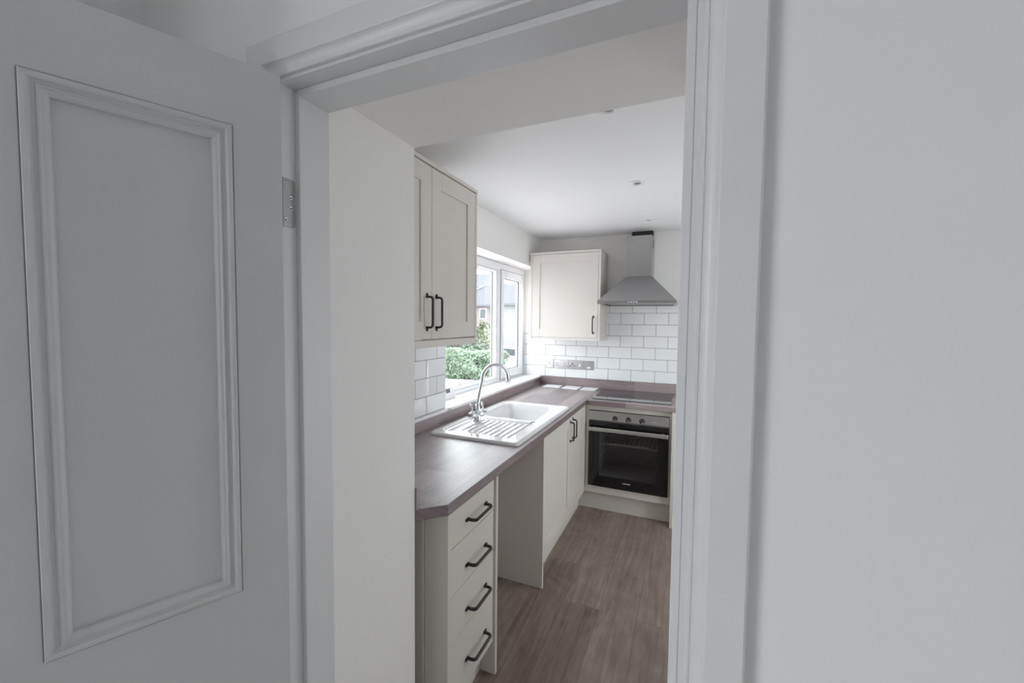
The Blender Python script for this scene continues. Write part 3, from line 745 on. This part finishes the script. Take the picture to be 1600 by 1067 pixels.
# ------------------------------------------------------------------ tap
tx, ty, tz0 = 0.192, 2.142, DZ
tap = thing('mixer_tap', 'chrome swan neck mixer tap with two levers on the sink', 'tap', (tx, ty, tz0))
MB().lathe([(0.027, 0), (0.027, 0.004), (0.023, 0.008), (0.019, 0.016), (0.017, 0.03), (0.017, 0.05)], (tx, ty, tz0)).build('tap_base', 'chrome', tap)
mb = MB()
cz = tz0 + 0.045
mb.lathe([(0.0, -0.066), (0.018, -0.066), (0.021, -0.063), (0.021, -0.024), (0.017, -0.014), (0.017, 0.014), (0.021, 0.024), (0.021, 0.063), (0.018, 0.066), (0.0, 0.066)], (tx, ty, cz), (0.25, 0.97, 0.0))
mb.lathe([(0.018, 0), (0.017, 0.03), (0.0145, 0.05), (0.0125, 0.062)], (tx, ty, cz))
mb.build('tap_body', 'chrome', tap)
for sgn in (-1, 1):
    c = Vector((tx + sgn * 0.25 * 0.045, ty + sgn * 0.97 * 0.045, cz + 0.015))
    mb = MB(); e = c + Vector((-0.006, sgn * 0.006, 0.052))
    mb.lathe([(0.010, 0), (0.010, 0.008), (0.007, 0.012)], c)
    mb.tube([c, c.lerp(e, 0.5), e], [0.006, 0.0055, 0.0065], 12); mb.build('lever', 'chrome', tap)
th = R(52); dx, dy = math.cos(th), math.sin(th)
pp = []
z_b = cz + 0.055
for k in range(9):
    t = k / 8; pp.append((0.030 * t ** 1.3, z_b + (1.152 - z_b) * t))
rr = 0.087
for k in range(1, 19):
    a = R(180 - 10.2 * k); pp.append((0.030 + rr + rr * math.cos(a), 1.160 + rr * math.sin(a)))
pp.append((pp[-1][0] + 0.004, pp[-1][1] - 0.018))
path = [(tx + p * dx, ty + p * dy, z) for p, z in pp]
mb = MB(); mb.tube(path, 0.0120, 16)
e0, e1 = Vector(path[-2]), Vector(path[-1]); dd = (e1 - e0).normalized()
mb.tube([e0, e0 + dd * 0.01, e1 + dd * 0.004], [0.0124, 0.0138, 0.0138], 16)
mb.build('swan_neck_spout', 'chrome', tap)

# ------------------------------------------------------------------ sockets on the tiles
SY = FARY - 0.009
def plate(x0, x1, z0=1.066, z1=1.151, label='', name='wall_socket'):
    o = thing(name, label, 'socket' if 'socket' in name else 'switch', ((x0 + x1) / 2, SY, z0))
    MB().box(x0, x1, SY - 0.006, SY - 0.0002, z0, z1, 0.002).build('face_plate', 'chromeplate', o)
    return o
M['chromeplate'] = paint('brushed_chrome_plate', (0.50, 0.48, 0.49), 0.28, 1.0, var=0.05, scale=4, aniso=(2, 2, 60))
def rocker(o, x, z, w=0.010, h=0.018, mat='white'):
    MB().box(x - w / 2, x + w / 2, SY - 0.0095, SY - 0.0055, z - h / 2, z + h / 2, 0.0015).build('rocker', mat, o)
def pins(o, x, z, s=1.0, inset=None, boxm='dark'):
    if inset:
        MB().box(x - inset, x + inset, SY - 0.0075, SY - 0.0055, z - inset, z + inset, 0.001).build('socket_insert', 'white', o)
    mb = MB()
    mb.box(x - 0.003 * s, x + 0.003 * s, SY - 0.0082, SY - 0.0060, z + 0.006, z + 0.006 + 0.011 * s, 0)
    for sg in (-1, 1): mb.box(x + sg * 0.012 * s - 0.0042 * s, x + sg * 0.012 * s + 0.0042 * s, SY - 0.0082, SY - 0.0060, z - 0.012, z - 0.012 + 0.006 * s, 0)
    mb.build('pin_holes', boxm, o)
o = plate(0.072, 0.155, label='square steel fused spur switch nearest the window, left end of the socket row', name='spur_switch')
MB().box(0.098, 0.131, SY - 0.009, SY - 0.0055, 1.078, 1.096, 0.0015).build('fuse_holder', 'white', o); rocker(o, 0.1145, 1.118, 0.011, 0.026, 'chromeplate')
o = plate(0.161, 0.303, label='steel double plug socket, second from the left in the socket row')
pins(o, 0.194, 1.105); pins(o, 0.270, 1.105); rocker(o, 0.223, 1.131); rocker(o, 0.240, 1.131)
o = plate(0.309, 0.451, label='wide steel cooker plate with one black socket and one white rocker switch', name='cooker_socket')
pins(o, 0.345, 1.104, 1.45); rocker(o, 0.415, 1.106, 0.017, 0.030)
o = plate(0.457, 0.545, label='square steel fused spur switch at the right end of the socket row', name='spur_switch')
MB().box(0.484, 0.517, SY - 0.009, SY - 0.0055, 1.078, 1.096, 0.0015).build('fuse_holder', 'white', o); rocker(o, 0.5005, 1.118, 0.011, 0.026, 'chromeplate')

# ------------------------------------------------------------------ leaflets on the worktop, sensor on the sill
def leaflet(x0, x1, y0, y1, label, rz=0.0, m='paper', edge=None):
    cx, cy = (x0 + x1) / 2, (y0 + y1) / 2
    mt = Matrix.Translation((cx, cy, WT)) @ Matrix.Rotation(rz, 4, 'Z')
    w, h = (x1 - x0) / 2, (y1 - y0) / 2
    mb = MB(); mb.box(-w, w, -h, h, 0.0003, 0.008, 0.0015, mtx=mt)
    if edge: mb.box(-w + 0.012, w - 0.012, -h + 0.012, h - 0.012, 0.0075, 0.0086, 0, mi=1, mtx=mt)
    o = mb.build('paper_leaflet', [m] + ([edge] if edge else []))
    return tag(o, label, 'tile')
leaflet(0.095, 0.268, 3.575, 3.742, 'pale leaflet lying in the worktop corner, leftmost of three', 0.03, 'paper2', 'paper')
leaflet(0.287, 0.442, 3.585, 3.742, 'bright white leaflet lying on the worktop, middle of three', -0.04, 'paper')
leaflet(0.458, 0.606, 3.578, 3.742, 'white leaflet with grey border lying beside the hob', -0.03, 'paper2', 'paper')

th_ = thing('room_thermostat', 'small white thermostat with grey display standing on the window board', 'thermostat', (-0.135, 2.335, 0.985))
mb = MB()
mb.prism([(-0.162, 0.9852), (-0.112, 0.9852), (-0.135, 1.062), (-0.155, 1.066)], 2.265, 2.395, 0.004, mtx=Matrix(((1, 0, 0, 0), (0, 0, 1, 0), (0, 1, 0, 0), (0, 0, 0, 1))))
mb.build('housing', 'white', th_)
mt = Matrix.Translation((-0.1285, 2.325, 1.040)) @ Matrix.Rotation(R(-16.7), 4, 'Y')
MB().box(-0.001, 0.0012, -0.030, 0.018, -0.012, 0.014, 0.0005, mtx=mt).build('display', 'screen', th_)

# ------------------------------------------------------------------ ceiling downlights
def downlight(x, y, label):
    o = thing('downlight', label, 'ceiling light', (x, y, CEIL), 0, 'recessed downlights in the kitchen ceiling')
    MB().lathe([(0.043, 0), (0.043, -0.003), (0.038, -0.006), (0.029, -0.0065), (0.021, -0.002), (0.021, 0.0)], (x, y, CEIL - 0.0002), n=32).build('trim_ring', 'white', o)
    MB().lathe([(0.0205, -0.0005), (0.019, -0.0015), (0.0, -0.0018)], (x, y, CEIL - 0.0002), n=24).build('lamp_lens', 'chromeplate', o)
downlight(1.043, 1.553, 'round white downlight half hidden by the edge of the beam over the doorway')
downlight(1.050, 2.425, 'round white downlight in the middle of the kitchen ceiling')
downlight(1.040, 3.310, 'round white downlight close in front of the cooker hood')

# ------------------------------------------------------------------ outside
struct(MB().faces([(-60, -20, -0.2), (-0.33, -20, -0.2), (-0.33, 11.0, -0.2), (-60, 11.0, -0.2)], [(0, 1, 2, 3)]).build('paving_outside', 'paving'), 'pink paved yard outside the window')
struct(MB().faces([(-60, 11, -0.2), (-0.33, 11, -0.2), (-0.33, 20, -1.3), (-60, 20, -1.3), (-0.33, 120, -1.3), (-60, 120, -1.3)], [(0, 1, 2, 3), (3, 2, 4, 5)]).build('ground_outside', 'road'), 'grey street ground beyond the hedge')

def bush(name, label, cat, c, size, leaf, n, lsize, boxy=0.5, seed=1):
    rnd = random.Random(seed)
    o = thing(name, label, cat, (c[0], c[1], c[2]))
    b = bmesh.new(); bmesh.ops.create_icosphere(b, subdivisions=4, radius=1)
    def shape(d):
        e = 2 + 6 * boxy
        k = (abs(d.x) ** e + abs(d.y) ** e + abs(d.z) ** e) ** (1 / e)
        p = d / k
        w = 1 + 0.10 * math.sin(5 * p.x + seed) * math.sin(4 * p.y + 2) + 0.09 * math.sin(9 * p.x + 3 * p.z + seed)
        return Vector((p.x * size[0] * w, p.y * size[1] * w, p.z * size[2] * (w if p.z > 0 else 1)))
    for v in b.verts: v.co = shape(v.co.normalized()) * 0.93 + Vector((c[0], c[1], c[2] + size[2]))
    mb = MB(); mb._merge(b, 0, True); mb.build('twigs', 'twig', o)
    vs, fs = [], []
    for i in range(n):
        d = Vector((rnd.gauss(0, 1), rnd.gauss(0, 1), rnd.gauss(0, 1))).normalized()
        p = shape(d) * rnd.uniform(0.93, 1.05) + Vector((c[0], c[1], c[2] + size[2]))
        if p.z < c[2]: continue
        nrm = (d + Vector((rnd.uniform(-.8, .8), rnd.uniform(-.8, .8), rnd.uniform(-.3, 1.0)))).normalized()
        t = nrm.cross(Vector((rnd.uniform(-1, 1), rnd.uniform(-1, 1), rnd.uniform(-1, 1)))).normalized(); u = nrm.cross(t)
        s = lsize * rnd.uniform(0.6, 1.4)
        k = len(vs)
        vs += [p - t * s, p - u * s * 0.45 + nrm * s * 0.12, p + t * s, p + u * s * 0.45 + nrm * s * 0.12]; fs.append((k, k + 1, k + 2, k + 3))
    me = bpy.data.meshes.new('foliage'); me.from_pydata([v - Vector(c) for v in vs], [], fs); me.materials.append(M[leaf])
    f = bpy.data.objects.new('foliage', me); COL.objects.link(f); f.parent = o
    return o
bush('hedge', 'low clipped bright green hedge beyond the paved yard', 'hedge', (-5.45, 10.95, -0.2), (1.65, 0.65, 0.42), 'leafA', 9000, 0.055, 0.6, 3)
bush('shrub', 'grey green shrub behind the left part of the hedge', 'shrub', (-7.6, 13.0, -0.45), (1.0, 0.7, 0.80), 'leafB', 5000, 0.06, 0.1, 5)
bush('shrub', 'taller pale yellow green shrub behind the right part of the hedge', 'shrub', (-6.65, 15.6, -0.75), (0.62, 0.6, 1.08), 'leafC', 4500, 0.065, 0.0, 8)
bush('shrub', 'small grey green shrub between the two larger shrubs behind the hedge', 'shrub', (-5.85, 12.9, -0.43), (0.55, 0.5, 0.62), 'leafB', 3000, 0.055, 0.1, 11)

# pair of houses down the street
def house(label, x0, x1, y0, y1, zb, ze, zr, wallm, hipl=0.0, hipr=0.0, wins=(), chim=None):
    o = thing('house', label, 'house', ((x0 + x1) / 2, (y0 + y1) / 2, zb))
    MB().box(x0, x1, y0, y1, zb, ze).build('house_wall', wallm, o)
    ym = (y0 + y1) / 2; e = 0.35
    v = [(x0 - e, y0 - e, ze), (x1 + e, y0 - e, ze), (x1 + e, y1 + e, ze), (x0 - e, y1 + e, ze), (x0 - e + hipl, ym, zr), (x1 + e - hipr, ym, zr)]
    v += [(p[0], p[1], p[2] - 0.12) for p in v[:4]]
    rf = MB().faces(v, [(0, 1, 5, 4), (2, 3, 4, 5), (3, 0, 4), (1, 2, 5), (0, 6, 7, 1), (1, 7, 8, 2), (2, 8, 9, 3), (3, 9, 6, 0), (6, 7, 8, 9)]).build('roof', 'slate', o)
    MB().box(x0 - e, x1 + e, y0 - e - 0.12, y0 - e, ze - 0.20, ze - 0.02).build('gutter', 'gasket', o)
    if hipl:
        MB().tube([(x0 - e, y0 - e - 0.02, ze + 0.05), (x0 - e + hipl, ym, zr + 0.08)], 0.10, 8).build('hip_ridge', 'render', o)
    for wx, wz, ww, wh in wins:
        f = MB().box(wx - ww / 2 - 0.08, wx + ww / 2 + 0.08, y0 - 0.06, y0 + 0.02, wz - wh / 2 - 0.08, wz + wh / 2 + 0.08).build('house_window', 'upvc', o)
        MB().box(wx - ww / 2, wx + ww / 2, y0 - 0.08, y0 - 0.055, wz - wh / 2, wz + wh / 2).build('window_glass', 'pane', f)
    if chim:
        c = MB().box(chim[0] - 0.35, chim[0] + 0.35, chim[1] - 0.3, chim[1] + 0.3, zr - 0.8, chim[2]).build('chimney_stack', 'redtile', o)
        for s_ in (-0.18, 0.18): MB().lathe([(0.11, 0), (0.13, 0.1), (0.1, 0.45)], (chim[0] + s_, chim[1], chim[2]), n=12).build('chimney_pot', 'redtile', c)
    return o
house('pinkish brick house with grey hipped roof seen through the large window pane', -24.0, -18.55, 40, 46, -1.3, 3.35, 5.55, 'pinkbrick', hipl=3.4, wins=((-19.4, 2.35, 0.7, 1.0), (-21.5, 2.2, 1.2, 1.1)))
house('pale rendered house with grey roof seen through the opening casement', -17.75, -11.5, 39.5, 46, -1.3, 3.45, 5.75, 'render', hipr=3.0, wins=((-13.5, 2.3, 1.2, 1.1),))
house('white house with high roof far behind the pinkish brick house', -36.0, -28.2, 60, 70, -1.3, 7.2, 9.9, 'render', hipl=3.0, hipr=3.0, chim=(-33.0, 62.0, 9.4))
# parked car
car = thing('car', 'white car parked in front of the pale rendered house', 'car', (-7.6, 21.5, -1.3))
mb = MB()
side = [(-2.1, 0.30), (2.1, 0.30), (2.12, 0.62), (1.95, 0.78), (1.05, 0.88), (0.45, 1.36), (-1.15, 1.42), (-1.85, 0.92), (-2.12, 0.80)]
mb.prism([(p[0] - 7.6, p[1] - 1.3) for p in side], 20.7, 22.35, 0.06, mtx=xz, seg=2)
mb.build('car_body', 'carpaint', car)
mb = MB()
mb.prism([(-7.6 + p[0], -1.3 + p[1]) for p in ((-1.55, 0.92), (0.85, 0.92), (0.38, 1.28), (-1.05, 1.33))], 20.685, 20.70, mtx=xz); mb.build('side_windows', 'pane', car)
for wx in (-8.95, -6.25):
    for wy in (20.72, 22.15): MB().cyl((wx, wy, -0.98), (wx, wy + 0.18, -0.98), 0.32, n=24).build('wheel', 'tyre', car)
